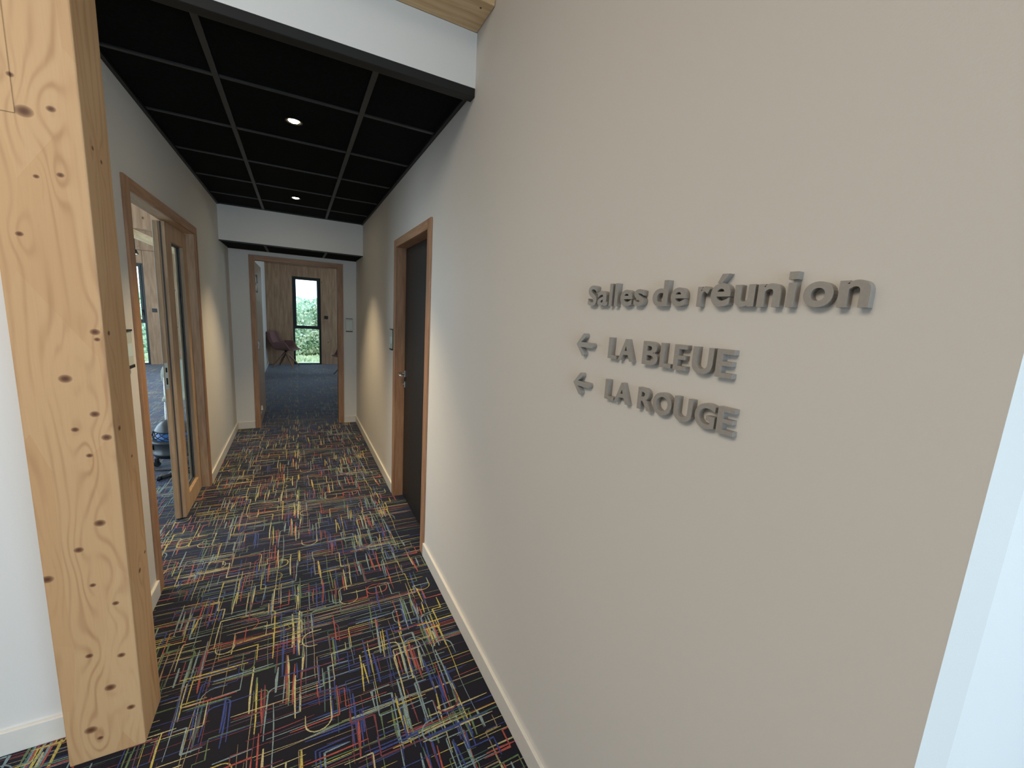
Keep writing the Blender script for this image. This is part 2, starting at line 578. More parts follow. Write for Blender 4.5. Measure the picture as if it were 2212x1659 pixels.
def pattern_mesh(T):
    bm = bmesh.new()
    zc = [0.0]

    def z():
        zc[0] += 1.4e-6
        return 0.0006 + zc[0]
    rnd = random.random
    WTHICK = [0, 0, 1, 1, 2, 2, 2, 3, 3, 4, 5, 5, 6, 6, 7, 7, 7, 7]
    WTHIN = [1, 1, 2, 2, 2, 3, 4, 6, 6, 8, 8, 9, 9, 9, 0, 7, 7, 5]
    # faint long thin lines across
    for i in range(int(95 * T * T)):
        x, y = rnd() * T, rnd() * T
        l = 0.12 + rnd() * 0.5
        c = random.choice(WTHIN)
        stroke(bm, seg_pts((x, y), (x + l, y + (rnd() - .5) * 0.02), 0.0015), 0.0022 + rnd() * 0.0014, c, z())
    for i in range(int(50 * T * T)):
        x, y = rnd() * T, rnd() * T
        l = 0.08 + rnd() * 0.32
        stroke(bm, seg_pts((x, y), (x + (rnd() - .5) * 0.02, y + l), 0.003), 0.0022 + rnd() * 0.0014, random.choice(WTHIN), z())
    # thick colourful strokes along, in bundles
    for i in range(int(64 * T * T)):
        x, y = rnd() * T, rnd() * T
        k = random.choice((1, 2, 2, 3, 4))
        c0 = random.choice(WTHICK)
        for j in range(k):
            l = 0.07 + rnd() * 0.17
            xx = x + j * (0.010 + rnd() * 0.012)
            yy = y + (rnd() - 0.5) * 0.08
            c = c0 if rnd() < 0.35 else random.choice(WTHICK)
            w = 0.0050 + rnd() * 0.0045
            pts = seg_pts((xx, yy), (xx + (rnd() - .5) * 0.014, yy + l), 0.003)
            if k < 3 and rnd() < 0.55:
                e = pts[-1]
                rr = 0.012 + rnd() * 0.03
                sd = random.choice((-1, 1))
                if rnd() < 0.5:
                    pts += [(e[0] + sd * rr * (1 - math.cos(t)), e[1] + rr * math.sin(t)) for t in (0.4, 0.8, 1.2, 1.57)]
                e = pts[-1]
                pts += seg_pts((e[0] + sd * .003, e[1]), (e[0] + sd * (0.03 + rnd() * 0.14), e[1] + (rnd() - .5) * 0.01), 0.001)
                w *= 0.75
            stroke(bm, pts, w, c, z())
    # thick strokes across, fewer
    for i in range(int(26 * T * T)):
        x, y = rnd() * T, rnd() * T
        for j in range(random.choice((1, 2, 3))):
            l = 0.08 + rnd() * 0.22
            stroke(bm, seg_pts((x + (rnd() - .5) * .06, y + j * 0.014), (x + l, y + j * 0.014 + (rnd() - .5) * 0.015), 0.0015), 0.0040 + rnd() * 0.0040, random.choice(WTHICK), z())
    # right angles and steps
    for i in range(int(85 * T * T)):
        x, y = rnd() * T, rnd() * T
        sx, sy = random.choice((-1, 1)), random.choice((-1, 1))
        a, b = 0.04 + rnd() * 0.16, 0.05 + rnd() * 0.14
        c = random.choice(WTHIN + WTHICK)
        w = 0.0026 + rnd() * 0.0030
        pts = seg_pts((x, y), (x + sx * a, y), 0.001) + seg_pts((x + sx * a, y + sy * 0.004), (x + sx * a, y + sy * b), 0.002)
        if rnd() < 0.5:
            e = 0.03 + rnd() * 0.08
            pts += seg_pts((x + sx * (a + 0.004), y + sy * b), (x + sx * (a + e), y + sy * b), 0.001)
            if rnd() < 0.5:
                f = 0.03 + rnd() * 0.08
                pts += seg_pts((x + sx * (a + e), y + sy * (b + 0.004)), (x + sx * (a + e), y + sy * (b + f)), 0.001)
        stroke(bm, pts, w, c, z())
    # loops, hooks and long ovals
    for i in range(int(22 * T * T)):
        x, y = rnd() * T, rnd() * T
        c = random.choice([6, 5, 3, 3, 2, 6, 7, 1, 0])
        w = 0.0028 + rnd() * 0.003
        rr = 0.018 + rnd() * 0.03
        ln = 0.04 + rnd() * 0.09
        horiz = rnd() < 0.5
        flip = random.choice((-1, 1))
        pts = [(rr, -ln * (0.3 + 0.7 * rnd()))]
        for j in range(9):
            t = PI * j / 8
            pts.append((rr * math.cos(t), rr * 0.9 * math.sin(t)))
        l2 = ln * (0.2 + rnd() * 0.8)
        pts.append((-rr, -l2))
        if rnd() < 0.35:
            for j in range(1, 7):
                t = PI * j / 8
                pts.append((-rr * math.cos(t), -l2 - rr * 0.8 * math.sin(t)))
        if horiz:
            pts = [(b, a) for a, b in pts]
        pts = [(x + a * (1 if horiz else 1), y + flip * b) if not horiz else (x + flip * a, y + b) for a, b in pts]
        stroke(bm, pts, w, c, z())
    me = bpy.data.meshes.new('carpet_pattern')
    bm.to_mesh(me)
    bm.free()
    for m in YM:
        me.materials.append(m)
    return me


TILE = 1.35
pats = [pattern_mesh(TILE)]


def lay(x, y):
    o = bpy.data.objects.new('carpet_pattern', pats[0])
    COL.objects.link(o)
    o.location = (x, y, 0)
    o.parent = floor
    o['kind'] = 'stuff'


x = -0.74
# foreground, corridor and the two rooms behind, only where the photo looks
for i in range(-4, 3):
    for j in range(-1, 9):
        px, py = -0.74 + i * TILE - (0 if i >= 0 else 0.02), 0.35 + j * TILE
        if px + TILE < -4.3 or px > 2.0 or py > 11.9:
            continue
        if i >= 1 and 0.1 < py < 5.9:
            continue
        if py + TILE > YB + 0.35:
            py = YB + 0.2 - TILE
        lay(px, py)

# ------------------------------------------------------------------ walls and roof
DOORZ = 2.060
sbox('wall_right', [((XR, 0.1344, 0), (0.86, 2.455, ROOF)), ((XR, 3.350, 0), (0.86, YEND, ROOF)), ((XR, 2.455, DOORZ + 0.01), (0.86, 3.350, ROOF))], M['wall'])
sbox('wall_front_right', [((0.86, 0.1344, 0), (3.6, 0.30, ROOF))], M['white'])
sbox('wall_left', [((-0.772, 1.87, 0), (XL, 2.625, ROOF)), ((-0.772, 4.060, 0), (XL, YB, ROOF)), ((-0.772, 2.625, DOORZ + 0.01), (XL, 4.060, ROOF))], M['wall'])
sbox('wall_front_left', [((-6.0, 1.795, 0), (-0.693, 1.87, ROOF))], M['white'])
sbox('wall_end', [((XL, YEND, 0), (-0.462, 6.0, ROOF)), ((0.492, YEND, 0), (3.6, 6.0, ROOF)), ((-0.462, YEND, DOORZ + 0.012), (0.492, 6.0, ROOF))], M['white'])
sbox('wall_header', [((XL, YH, 2.5315), (XR, 1.93, 2.743))], M['white'])
sbox('wall_bulkhead', [((XL, YE, 2.1775), (XR, 5.36, 2.70))], M['white'])
# outer envelope
sbox('wall_east', [((3.6, -3.4, 0), (3.8, 9.4, ROOF)), ((3.6, 9.4, 2.35), (3.8, 11.2, ROOF)), ((3.6, 9.4, 0), (3.8, 11.2, 0.05)), ((3.6, 11.2, 0), (3.8, 12.4, ROOF))], M['white'])  # gap in this unseen wall is added to let fill light into the end room
sbox('wall_west', [((-6.2, -3.4, 0), (-6.0, 1.87, ROOF)), ((-4.6, 1.87, 0), (-4.4, 2.6, ROOF)), ((-4.6, 2.6, 2.95), (-4.4, 10.6, ROOF)), ((-4.6, 2.6, 0), (-4.4, 10.6, 0.06)), ((-4.6, 10.6, 0), (-4.4, 12.4, ROOF))], M['white'])
sbox('wall_south', [((-6.2, -3.4, 0), (-1.0, -3.2, ROOF)), ((3.4, -3.4, 0), (3.8, -3.2, ROOF)), ((-1.0, -3.4, 2.8), (3.4, -3.2, ROOF))], M['white'])
sbox('ceiling_hall', [((-6.2, -3.4, ROOF), (3.8, 1.87, ROOF + 0.2)), ((-4.6, 1.87, ROOF), (3.8, 12.4, ROOF + 0.2))], M['clt'])

# rear facade in cross-laminated timber: panels with open joints round the two tall windows
WE = (-0.104, 0.556, 0.0, 2.272)      # end room window, outer frame
WL = (-3.66, -3.018, 0.0, 2.262)      # left room window
wall_back = sbox('wall_back', [((-4.4, YB + 0.03, 2.33), (3.6, YB + 0.28, ROOF)), ((-4.4, YB + 0.03, 0), (WL[0] - .0, YB + 0.28, 2.33)),
                               ((WL[1], YB + 0.03, 0), (WE[0], YB + 0.28, 2.33)), ((WE[1], YB + 0.03, 0), (3.6, YB + 0.28, 2.33)),
                               ((WL[0], YB + 0.03, WL[3]), (WL[1], YB + 0.28, 2.33)), ((WE[0], YB + 0.03, WE[3]), (WE[1], YB + 0.28, 2.33))], M['clt'])
J = 0.004


def clt_panel(x0, x1, z0, z1):
    box('timber_panel', (x0 + J, YB, z0 + (J if z0 > 0 else 0)), (x1 - J, YB + 0.03, z1 - J), M['clt'], wall_back, 0.002)


for a, b in ((-4.4, WL[0] + J), (WL[1] - J, -1.85), (-1.85, -0.772), (-0.693, WE[0] + J), (WE[1] - J, 1.65), (1.65, 2.7), (2.7, 3.6)):
    clt_panel(a, b, 0, 2.545 if not (a < WL[0] < b) else 2.545)
for a, b in ((WL[0], WL[1]),):
    clt_panel(a, b, WL[3] - J, 2.545)
clt_panel(WE[0], WE[1], WE[3] - J, 2.545)
for a, b in ((-4.4, -2.45), (-2.45, -0.772), (-0.693, 1.2), (1.2, 3.6)):
    clt_panel(a, b, 2.545, ROOF)

# ------------------------------------------------------------------ corridor ceiling: dark tiles in a metal grid
XA, XB = -0.291, 0.309
YS = [1.912, 2.366, 2.967, 3.568, 4.169, 4.770, 5.225]
ceil = sbox('ceiling', [((XL, 1.93, 2.60), (XR, YE, 2.62))], M['panel'])
RW = 0.012
xs = [XL + 0.018, XA, XB, XR - 0.018]
for i in range(3):
    for j in range(6):
        a = (xs[i] + (RW if i else 0) + .001, YS[j] + (RW if j else 0) + .001)
        b = (xs[i + 1] - (RW if i < 2 else 0) - .001, YS[j + 1] - (RW if j < 5 else 0) - .001)
        box('ceiling_panel', (a[0], a[1], 2.536), (b[0], b[1], 2.552), M['panel'], ceil, 0.0015)
for X in (XA, XB):
    box('ceiling_rail', (X - RW, YS[0], 2.529), (X + RW, YE, 2.545), M['rail'], ceil, 0.001)
for Y in YS[1:-1]:
    for i in range(3):
        box('ceiling_rail', (xs[i] + (RW if i else 0), Y - RW * .9, 2.5305), (xs[i + 1] - (RW if i < 2 else 0), Y + RW * .9, 2.544), M['rail'], ceil, 0.001)
# edge trims
box('edge_trim', (XL, YH, 2.496), (XR, 1.862, 2.5315), M['trimblack'], ceil, 0.002)
box('edge_trim', (XL + 0.018, 1.862, 2.520), (XR - 0.018, 1.912, 2.545), M['rail'], ceil, 0.001)
box('edge_trim', (XL, 1.862, 2.520), (XL + 0.018, YE, 2.550), M['trimblack'], ceil, 0.001)
box('edge_trim', (XR - 0.018, 1.862, 2.520), (XR, YE, 2.550), M['trimblack'], ceil, 0.001)
box('edge_trim', (XL + 0.018, 5.225, 2.524), (XR - 0.018, YE, 2.550), M['trimblack'], ceil, 0.001)
# lower ceiling at the corridor's end
c2 = sbox('ceiling_low', [((XL, YE, 2.166), (XR, 5.262, 2.1775)), ((XL, YEND - 0.02, 2.166), (XR, YEND, 2.1775)), ((XL, 5.262, 2.1760), (XR, YEND - 0.02, 2.1775))], M['trimblack'])
for a, b in ((XL + .002, XA - RW), (XA + RW, XB - RW), (XB + RW, XR - .002)):
    box('ceiling_panel', (a + .001, 5.264, 2.1700), (b - .001, YEND - 0.022, 2.1759), M['panel'], c2)
for X in (XA, XB):
    box('ceiling_rail', (X - RW, 5.262, 2.1665), (X + RW, YEND - 0.02, 2.1759), M['rail'], c2)
# ceilings over the closed-off spaces above
# ------------------------------------------------------------------ skirting boards


def skirt(name, pts, h=0.088, t=0.014):
    bm = bmesh.new()
    for a, b in pts:
        add_box(bm, (a[0], a[1], 0), (b[0], b[1], h), 0.0025, 2)
    o = obj(name, bm, M['skirting'])
    o['kind'] = 'structure'


skirt('baseboard_right', [((XR - 0.014, 0.1344), (XR, 2.396)), ((XR - 0.014, 3.408), (XR, YEND))])
skirt('baseboard_left', [((XL, 1.87), (XL + 0.014, 2.562)), ((XL, 4.108), (XL + 0.014, YEND))])
skirt('baseboard_end', [((XL + 0.014, YEND - 0.014), (-0.500, YEND)), ((0.540, YEND - 0.014), (XR - 0.014, YEND))])
skirt('baseboard_front_left', [((-6.0, 1.781), (-0.72, 1.795))])
skirt('baseboard_front_right', [((XR - 0.014, 0.1204), (3.6, 0.1344))])
sk = skirt('baseboard_rooms', [((XL, 6.0), (XL + 0.014, YB)), ((-0.786, 4.14), (-0.772, YB))])

# ------------------------------------------------------------------ timber post and beam
post = empty('timber_post', (-0.611, 1.737, 0))
tag(post, 'square knotty spruce timber post at left beside the corridor entrance', 'post')
bm = bmesh.new()
add_box(bm, (-0.098, -0.093, 0.0), (0.098, 0.093, ROOF - 0.002), 0.004, 2)
obj('shaft', bm, M['post'], post)
# filled repair block let into the front face near the top
box('repair_block', (-0.0975, -0.0955, 2.02), (-0.030, -0.09, 2.42), M['post'], post, 0.001)
beam = empty('timber_beam', (-1.6, 1.72, 2.743))
tag(beam, 'horizontal spruce beam above the white header at top of picture', 'beam')
bm = bmesh.new()
add_box(bm, (-4.2, -0.085, 0.0), (0.888, 0.095, 0.30), 0.003, 2)
add_box(bm, (1.0895, -0.085, 0.0), (2.2995, 0.095, 0.30), 0.003, 2)
obj('timber', bm, M['beam'], beam)
bm = bmesh.new()
add_tube(bm, [(2.256, -0.046, -0.0004), (2.256, -0.046, 0.002)], 0.0045, 12)
obj('knot', bm, M['browntip'], beam)

# ------------------------------------------------------------------ door frames and doors
# right: black door in an oak frame
d1 = tag(empty('door_1', (XR, 2.9, 0)), kind='structure')
P = 0.012    # casing stands proud of the wall


def casing_right():
    y0, y1 = -0.500, 0.506       # outer
    i0, i1 = -0.434, 0.440       # inner
    zt, zi = 2.110, 2.052
    box('casing', (-P, y0, 0), (0.0, i0, zt), M['oak'], d1, 0.0015)
    box('casing', (-P, i1, 0), (0.0, y1, zt), M['oak'], d1, 0.0015)
    box('casing', (-P, i0, zi), (0.0, i1, zt), M['oak_y'], d1, 0.0015)
    # reveal lining
    box('jamb_lining', (0.0, -0.4445, 0), (0.158, i0, zi), M['oak'], d1)
    box('jamb_lining', (0.0, i1, 0), (0.158, 0.4495, zi), M['oak'], d1)
    box('jamb_lining', (0.0, -0.4445, zi), (0.158, 0.4495, zi + 0.0175), M['oak_y'], d1)
    leaf = box('door_leaf', (0.069, i0 + 0.003, 0.006), (0.109, i1 - 0.003, zi - 0.003), M['blackdoor'], d1, 0.0015)
    # handle: square rose, lever pointing towards the hinges, and lock rose below
    bm = bmesh.new()
    add_box(bm, (0.060, 0.395, 1.038), (0.069, 0.427, 1.090), 0.002, 2)
    obj('handle_rose', bm, M['metal'], leaf)
    bm = bmesh.new()
    add_tube(bm, [(0.060, 0.411, 1.064), (0.030, 0.411, 1.064), (0.018, 0.405, 1.064), (0.014, 0.390, 1.064), (0.014, 0.300, 1.064)], 0.009, 12)
    obj('door_handle', bm, M['metal'], leaf)
    bm = bmesh.new()
    add_box(bm, (0.061, 0.395, 0.950), (0.069, 0.427, 1.002), 0.002, 2)
    add_tube(bm, [(0.061, 0.411, 0.978), (0.054, 0.411, 0.978)], 0.009, 14)
    obj('lock_rose', bm, M['metal'], leaf)


casing_right()

# left: glazed oak double door, narrow leaf shut, wide leaf swung into the room
d2 = tag(empty('door_2', (XL, 3.35, 0)), kind='structure')
y0, y1, i0, i1 = -0.786, 0.752, -0.712, 0.698
box('casing', (0, y0, 0), (P, i0, 2.110), M['oak'], d2, 0.0015)
box('casing', (0, i1, 0), (P, y1, 2.110), M['oak'], d2, 0.0015)
box('casing', (0, i0, 2.053), (P, i1, 2.110), M['oak_y'], d2, 0.0015)
box('jamb_lining', (-0.079, -0.7245, 0), (0, i0, 2.053), M['leafwood'], d2)  # linings paler than the casing: bounced room light put into their colour
box('jamb_lining', (-0.079, i1, 0), (0, 0.7095, 2.053), M['leafwood'], d2)
box('jamb_lining', (-0.079, -0.7245, 2.053), (0, 0.7095, 2.0695), M['lining_bounce_y'], d2)
# room side casing
box('casing', (-0.079 - P, y0, 0), (-0.079, i0, 2.110), M['leafwood'], d2, 0.0015)
box('casing', (-0.079 - P, i1, 0), (-0.079, y1, 2.110), M['leafwood'], d2, 0.0015)


def glazed_leaf(parent, x0, x1, ya, yb, st, name='door_leaf', handed=1):
    """leaf as a frame of stiles and rails round one tall pane, x0..x1 thick, ya..yb wide"""
    e = empty(name)
    e.parent = parent
    zb, zt = 0.008, 2.046
    gb, gt = 0.135, 1.935
    box('stile', (x0, ya, zb), (x1, ya + st[0], zt), M['leafwood'], e, 0.002)
    box('stile', (x0, yb - st[1], zb), (x1, yb, zt), M['leafwood'], e, 0.002)
    box('rail', (x0, ya + st[0], zb), (x1, yb - st[1], gb), M['leafwood'], e)
    box('rail', (x0, ya + st[0], gt), (x1, yb - st[1], zt), M['leafwood'], e)
    xm = (x0 + x1) / 2 - 0.005
    box('glass_pane', (xm - 0.003, ya + st[0] - 0.002, gb - 0.002), (xm + 0.003, yb - st[1] + 0.002, gt + 0.002), M['doorglass'], e)
    g0, g1 = ya + st[0], yb - st[1]
    bm = bmesh.new()
    for xx0, xx1 in ((xm + 0.0032, xm + 0.011), (xm - 0.011, xm - 0.0032)):
        add_box(bm, (xx0, g0 + .0002, gb), (xx1, g0 + 0.010, gt))
        add_box(bm, (xx0, g1 - 0.010, gb), (xx1, g1 - .0002, gt))
        add_box(bm, (xx0, g0 + 0.010, gb + .0002), (xx1, g1 - 0.010, gb + 0.010))
        add_box(bm, (xx0, g0 + 0.010, gt - 0.010), (xx1, g1 - 0.010, gt - .0002))
    obj('glazing_bead', bm, M['seal'], e)
    return e


lf = glazed_leaf(d2, -0.107, -0.050, 0.126, 0.695, (0.140, 0.105))
# grooved meeting edge with rubber seal, strike plate with two mortises
box('edge_strip', (-0.1072, 0.112, 0.012), (-0.082, 0.126, 2.044), M['leafwood'], lf, 0.001)
box('rubber_seal', (-0.076, 0.1215, 0.012), (-0.068, 0.126, 2.044), M['seal'], lf, 0.001)
bm = bmesh.new()
add_box(bm, (-0.1095, 0.1095, 0.008), (-0.1072, 0.118, 2.044))
obj('edge_strip', bm, M['hingewhite'], lf)
sp = box('strike_plate', (-0.1035, 0.1105, 0.952), (-0.085, 0.1120, 1.132), M['metal'], lf, 0.0006)
box('mortise', (-0.098, 0.1098, 1.068), (-0.089, 0.1106, 1.100), M['darkhole'], sp)
box('mortise', (-0.098, 0.1098, 0.985), (-0.089, 0.1106, 1.030), M['darkhole'], sp)
box('floor_bolt', (-0.100, 0.114, 0.0005), (-0.070, 0.150, 0.0078), M['rubber'], lf)
# wide leaf, open into the room
wide = empty('door_leaf', (-0.125, -0.700, 0), R(100))
wide.parent = d2
wide_in = glazed_leaf(wide, -0.028, 0.028, 0.01, 0.850, (0.105, 0.140))
for ch in list(wide_in.children):
    ch.parent = wide
bpy.data.objects.remove(wide_in)

# end: oak door opened flat into the far room
d3 = tag(empty('door_3', (0.02, YEND, 0)), kind='structure')
a0, a1, b0, b1 = -0.517, 0.520, -0.460, 0.452
box('casing', (a0, -P, 0), (b0, 0, 2.118), M['oak'], d3, 0.0015)
box('casing', (b1, -P, 0), (a1, 0, 2.118), M['oak'], d3, 0.0015)
box('casing', (b0, -P, 2.062), (b1, 0, 2.118), M['oak_x'], d3, 0.0015)
box('jamb_lining', (-0.4815, 0, 0), (b0, 0.125, 2.062), M['oak'], d3)
box('jamb_lining', (b1, 0, 0), (0.4715, 0.125, 2.062), M['oak'], d3)
box('jamb_lining', (-0.4815, 0, 2.062), (0.4715, 0.125, 2.0715), M['oak_x'], d3)
box('door_leaf', (-0.505, 0.140, 0.008), (-0.463, 1.03, 2.052), M['oak'], d3, 0.002)
box('edge_strip', (-0.5052, 1.0305, 0.01), (-0.4632, 1.040, 2.05), M['leafwood'], d3, 0.001)
for z, s in ((1.79, 1.7), (1.04, 1.0), (0.20, 1.0)):
    bm = bmesh.new()
    add_tube(bm, [(-0.452, 0.131, z - 0.062 * s), (-0.452, 0.131, z + 0.062 * s)], 0.0085, 12)
    add_box(bm, (-0.4598, 0.092, z - 0.05 * s), (-0.4565, 0.122, z - 0.008 * s))
    add_box(bm, (-0.4598, 0.092, z + 0.008 * s), (-0.4565, 0.122, z + 0.05 * s))
    add_box(bm, (-0.4625, 0.140, z - 0.05 * s), (-0.459, 0.168, z + 0.05 * s))
    add_tube(bm, [(-0.452, 0.131, z + 0.018 * s), (-0.452, 0.131, z - 0.018 * s)], 0.0115, 12)
    obj('hinge', bm, M['hingewhite'], d3)


# ------------------------------------------------------------------ windows of the rear facade
def tall_window(name, W):
    x0, x1, z0, z1 = W
    w = tag(empty(name, ((x0 + x1) / 2, YB + 0.06, 0)), kind='structure')
    h = (x1 - x0) / 2
    F = 0.045
    D0, D1 = -0.045, 0.045
    box('window_frame', (-h, D0, 0.0), (-h + F, D1, z1), M['frame'], w, 0.003)
    box('window_frame', (h - F, D0, 0.0), (h, D1, z1), M['frame'], w, 0.003)
    box('window_frame', (-h + F, D0, z1 - F), (h - F, D1, z1), M['frame'], w, 0.003)
    box('window_frame', (-h + F, D0, 0.0), (h - F, D1, 0.028), M['frame'], w, 0.003)
    box('window_frame', (-h + F, D0, 0.945), (h - F, D1, 0.995), M['frame'], w, 0.003)
    # opening casement above, with its own frame
    c = boxes('casement', [((-h + F, D0 - 0.012, 0.995), (-h + F + 0.042, 0.02, z1 - F)), ((h - F - 0.042, D0 - 0.012, 0.995), (h - F, 0.02, z1 - F)),
                           ((-h + F + 0.042, D0 - 0.012, z1 - F - 0.028), (h - F - 0.042, 0.02, z1 - F)), ((-h + F + 0.042, D0 - 0.012, 0.995), (h - F - 0.042, 0.02, 1.025))], M['frame'], w, 0.002)
    box('glass_pane', (-h + F + 0.040, -0.003, 1.022), (h - F - 0.040, 0.003, z1 - F - 0.026), M['glass'], c)
    box('glass_pane', (-h + F - 0.002, 0.012, 0.026), (h - F + 0.002, 0.018, 0.947), M['glass'], w)
    bm = bmesh.new()
    add_box(bm, (h - F - 0.030, D0 - 0.022, 1.19), (h - F - 0.012, D0 - 0.013, 1.26), 0.002)
    add_tube(bm, [(h - F - 0.021, D0 - 0.022, 1.235), (h - F - 0.021, D0 - 0.045, 1.235), (h - F - 0.021, D0 - 0.048, 1.12)], 0.007, 8)
    obj('window_handle', bm, M['blackplastic'], c)
    return w


tall_window('window_1', WE)
tall_window('window_2', WL)


# ------------------------------------------------------------------ wayfinding letters on the right wall
FACE = 0.014
tc = {}


def glyph_mesh(ch, w, h, bold, spread_z=None):
    """mesh of one raised letter: width w, height h, in the plane (y', z), thickness FACE"""
    cu = bpy.data.curves.new('glyph', 'FONT')
    cu.body = ch
    cu.size = 1.0
    cu.offset = bold
    cu.resolution_u = 6
    cu.extrude = 0.5
    ob = bpy.data.objects.new('glyph', cu)
    COL.objects.link(ob)
    dg = bpy.context.evaluated_depsgraph_get()
    me = bpy.data.meshes.new_from_object(ob.evaluated_get(dg))
    bpy.data.objects.remove(ob)
    bm = bmesh.new()
    bm.from_mesh(me)
    bpy.data.meshes.remove(me)
    for f in bm.faces:
        f.smooth = False
    bmesh.ops.remove_doubles(bm, verts=bm.verts, dist=1e-5)
    x0 = min(v.co.x for v in bm.verts)
    x1 = max(v.co.x for v in bm.verts)
    y0 = min(v.co.y for v in bm.verts)
    y1 = max(v.co.y for v in bm.verts)
    for v in bm.verts:
        v.co = Vector((-(v.co.z + 0.5) * FACE, -(v.co.x - x0) / (x1 - x0) * w, (v.co.y - y0) / (y1 - y0) * h))
    return bm


STRAIGHT = {
    'L': [[(0, 0), (1, 0), (1, .17), (.36, .17), (.36, 1), (0, 1)]],
    'l': [[(0, 0), (1, 0), (1, 1), (0, 1)]],
    'E': [[(0, 0), (1, 0), (1, .17), (.36, .17), (.36, .42), (.90, .42), (.90, .58), (.36, .58), (.36, .83), (.97, .83), (.97, 1), (0, 1)]],
    'i': [[(.07, 0), (.93, 0), (.93, .69), (.07, .69)], [(0, .78), (1, .78), (1, 1), (0, 1)]],
}


def poly_mesh(polys, w, h):
    bm = bmesh.new()
    for pl in polys:
        lo = [bm.verts.new((0, -x * w, z * h)) for x, z in pl]
        hi = [bm.verts.new((-FACE, -x * w, z * h)) for x, z in pl]
        f1 = bm.faces.new(lo)
        f2 = bm.faces.new(hi)
        f1.normal_update()
        f2.normal_update()
        for i in range(len(pl)):
            bm.faces.new((lo[i], lo[(i + 1) % len(pl)], hi[(i + 1) % len(pl)], hi[i]))
        bmesh.ops.triangulate(bm, faces=[f1, f2])
    return bm


def split_loose(bm):
    """return list of vertex sets of the connected pieces, biggest first"""
    seen = set()
    out = []
    for v in bm.verts:
        if v in seen:
            continue
        st = [v]
        comp = set()
        while st:
            a = st.pop()
            if a in comp:
                continue
            comp.add(a)
            st += [e.other_vert(a) for e in a.link_edges if e.other_vert(a) not in comp]
        seen |= comp
        out.append(comp)
    out.sort(key=lambda c: -(max(v.co.z for v in c) - min(v.co.z for v in c)))
    return out


FK = (XR - FACE) / (XR - 0.022)


def letter(name, ch, ya, yb, z0, z1, label, bold=0.034, group=None, part=None):
    ya, yb = ya * FK, yb * FK
    z0, z1 = 1.5716 + (z0 - 1.5716) * FK, 1.5716 + (z1 - 1.5716) * FK
    bm = poly_mesh(STRAIGHT[ch], ya - yb, z1 - z0) if ch in STRAIGHT else glyph_mesh(ch, ya - yb, z1 - z0, bold)
    comps = split_loose(bm)
    loc = (XR, ya, z0)
    if len(comps) > 1 and part:
        e = empty(name, loc)
        rest = set().union(*comps[1:])
        bm2 = bm.copy()
        bm.verts.index_update()
        idx = {v.index for v in rest}
        bm2.verts.ensure_lookup_table()
        bmesh.ops.delete(bm2, geom=[v for v in bm2.verts if v.index not in idx], context='VERTS')
        bmesh.ops.delete(bm, geom=[v for v in bm.verts if v.index in idx], context='VERTS')
        obj('letter_body', bm, M['letter'], e)
        obj(part, bm2, M['letter'], e)
        tag(e, label, 'letter', group)
        return e
    o = obj(name, bm, M['letter'])
    o.location = loc
    tag(o, label, 'letter', group)
    return o


B1, CH, XH = 1.6125, 1.6645, 1.6500
T1 = 'of SALLES DE RÉUNION on the right wall'
L1 = [('S', .878, .843, B1, CH, 'capital S opening the top line'),
      ('a', .839, .801, B1, XH, 'letter a beside the capital S in the top line'),
      ('l', .795, .785, B1, 1.666, 'first letter l of Salles, beside the a'),
      ('l', .776, .766, B1, 1.666, 'second letter l of Salles, before the e'),
      ('e', .755, .717, B1, XH, 'letter e of Salles, before its final s'),
      ('s', .711, .680, B1, XH, 'small s ending the word Salles'),
      ('d', .655, .615, B1, 1.666, 'letter d of the word de'),
      ('e', .606, .570, B1, XH, 'letter e of the word de'),
      ('r', .543, .517, B1, XH, 'letter r opening the word réunion'),
      ('é', .514, .475, B1, 1.6705, 'accented letter é of réunion, second letter'),
      ('u', .467, .431, B1, XH, 'letter u of réunion'),
      ('n', .426, .389, B1, XH, 'first letter n of réunion, between u and i'),
      ('i', .380, .367, B1, 1.6665, 'letter i with square dot in réunion'),
      ('o', .356, .316, B1, XH, 'letter o of réunion'),
      ('n', .310, .273, B1, XH, 'last letter n of réunion, largest in view')]
for ch, ya, yb, z0, z1, lab in L1:
    letter('letter_' + {'é': 'e'}.get(ch, ch).lower(), ch, ya, yb, z0, z1, 'grey raised ' + lab, bold=0.024, part={'é': 'accent', 'i': 'dot'}.get(ch))
B2, C2, B3, C3 = 1.4860, 1.5370, 1.3845, 1.4335
L2 = [('L', .780, .749, 'capital L of LA above the ROUGE line'), ('A', .743, .695, 'capital A of LA, before BLEUE'), ('B', .666, .622, 'capital B of BLEUE'),
      ('L', .616, .586, 'capital L of BLEUE, after the B'), ('E', .580, .549, 'first capital E of BLEUE'), ('U', .536, .491, 'capital U of BLEUE'), ('E', .484, .450, 'last capital E of BLEUE')]
for ch, ya, yb, lab in L2:
    letter('letter_' + ch.lower(), ch, ya, yb, B2, C2, 'grey raised ' + lab, bold=0.026)
L3 = [('L', .778, .745, 'capital L of LA in the lowest line'), ('A', .742, .694, 'capital A of LA, before ROUGE'), ('R', .666, .624, 'capital R of ROUGE'),
      ('O', .621, .571, 'capital O of ROUGE'), ('U', .565, .521, 'capital U of ROUGE'), ('G', .514, .471, 'capital G of ROUGE'), ('E', .466, .433, 'capital E ending ROUGE')]
for ch, ya, yb, lab in L3:
    letter('letter_' + ch.lower(), ch, ya, yb, B3, C3, 'grey raised ' + lab, bold=0.026)


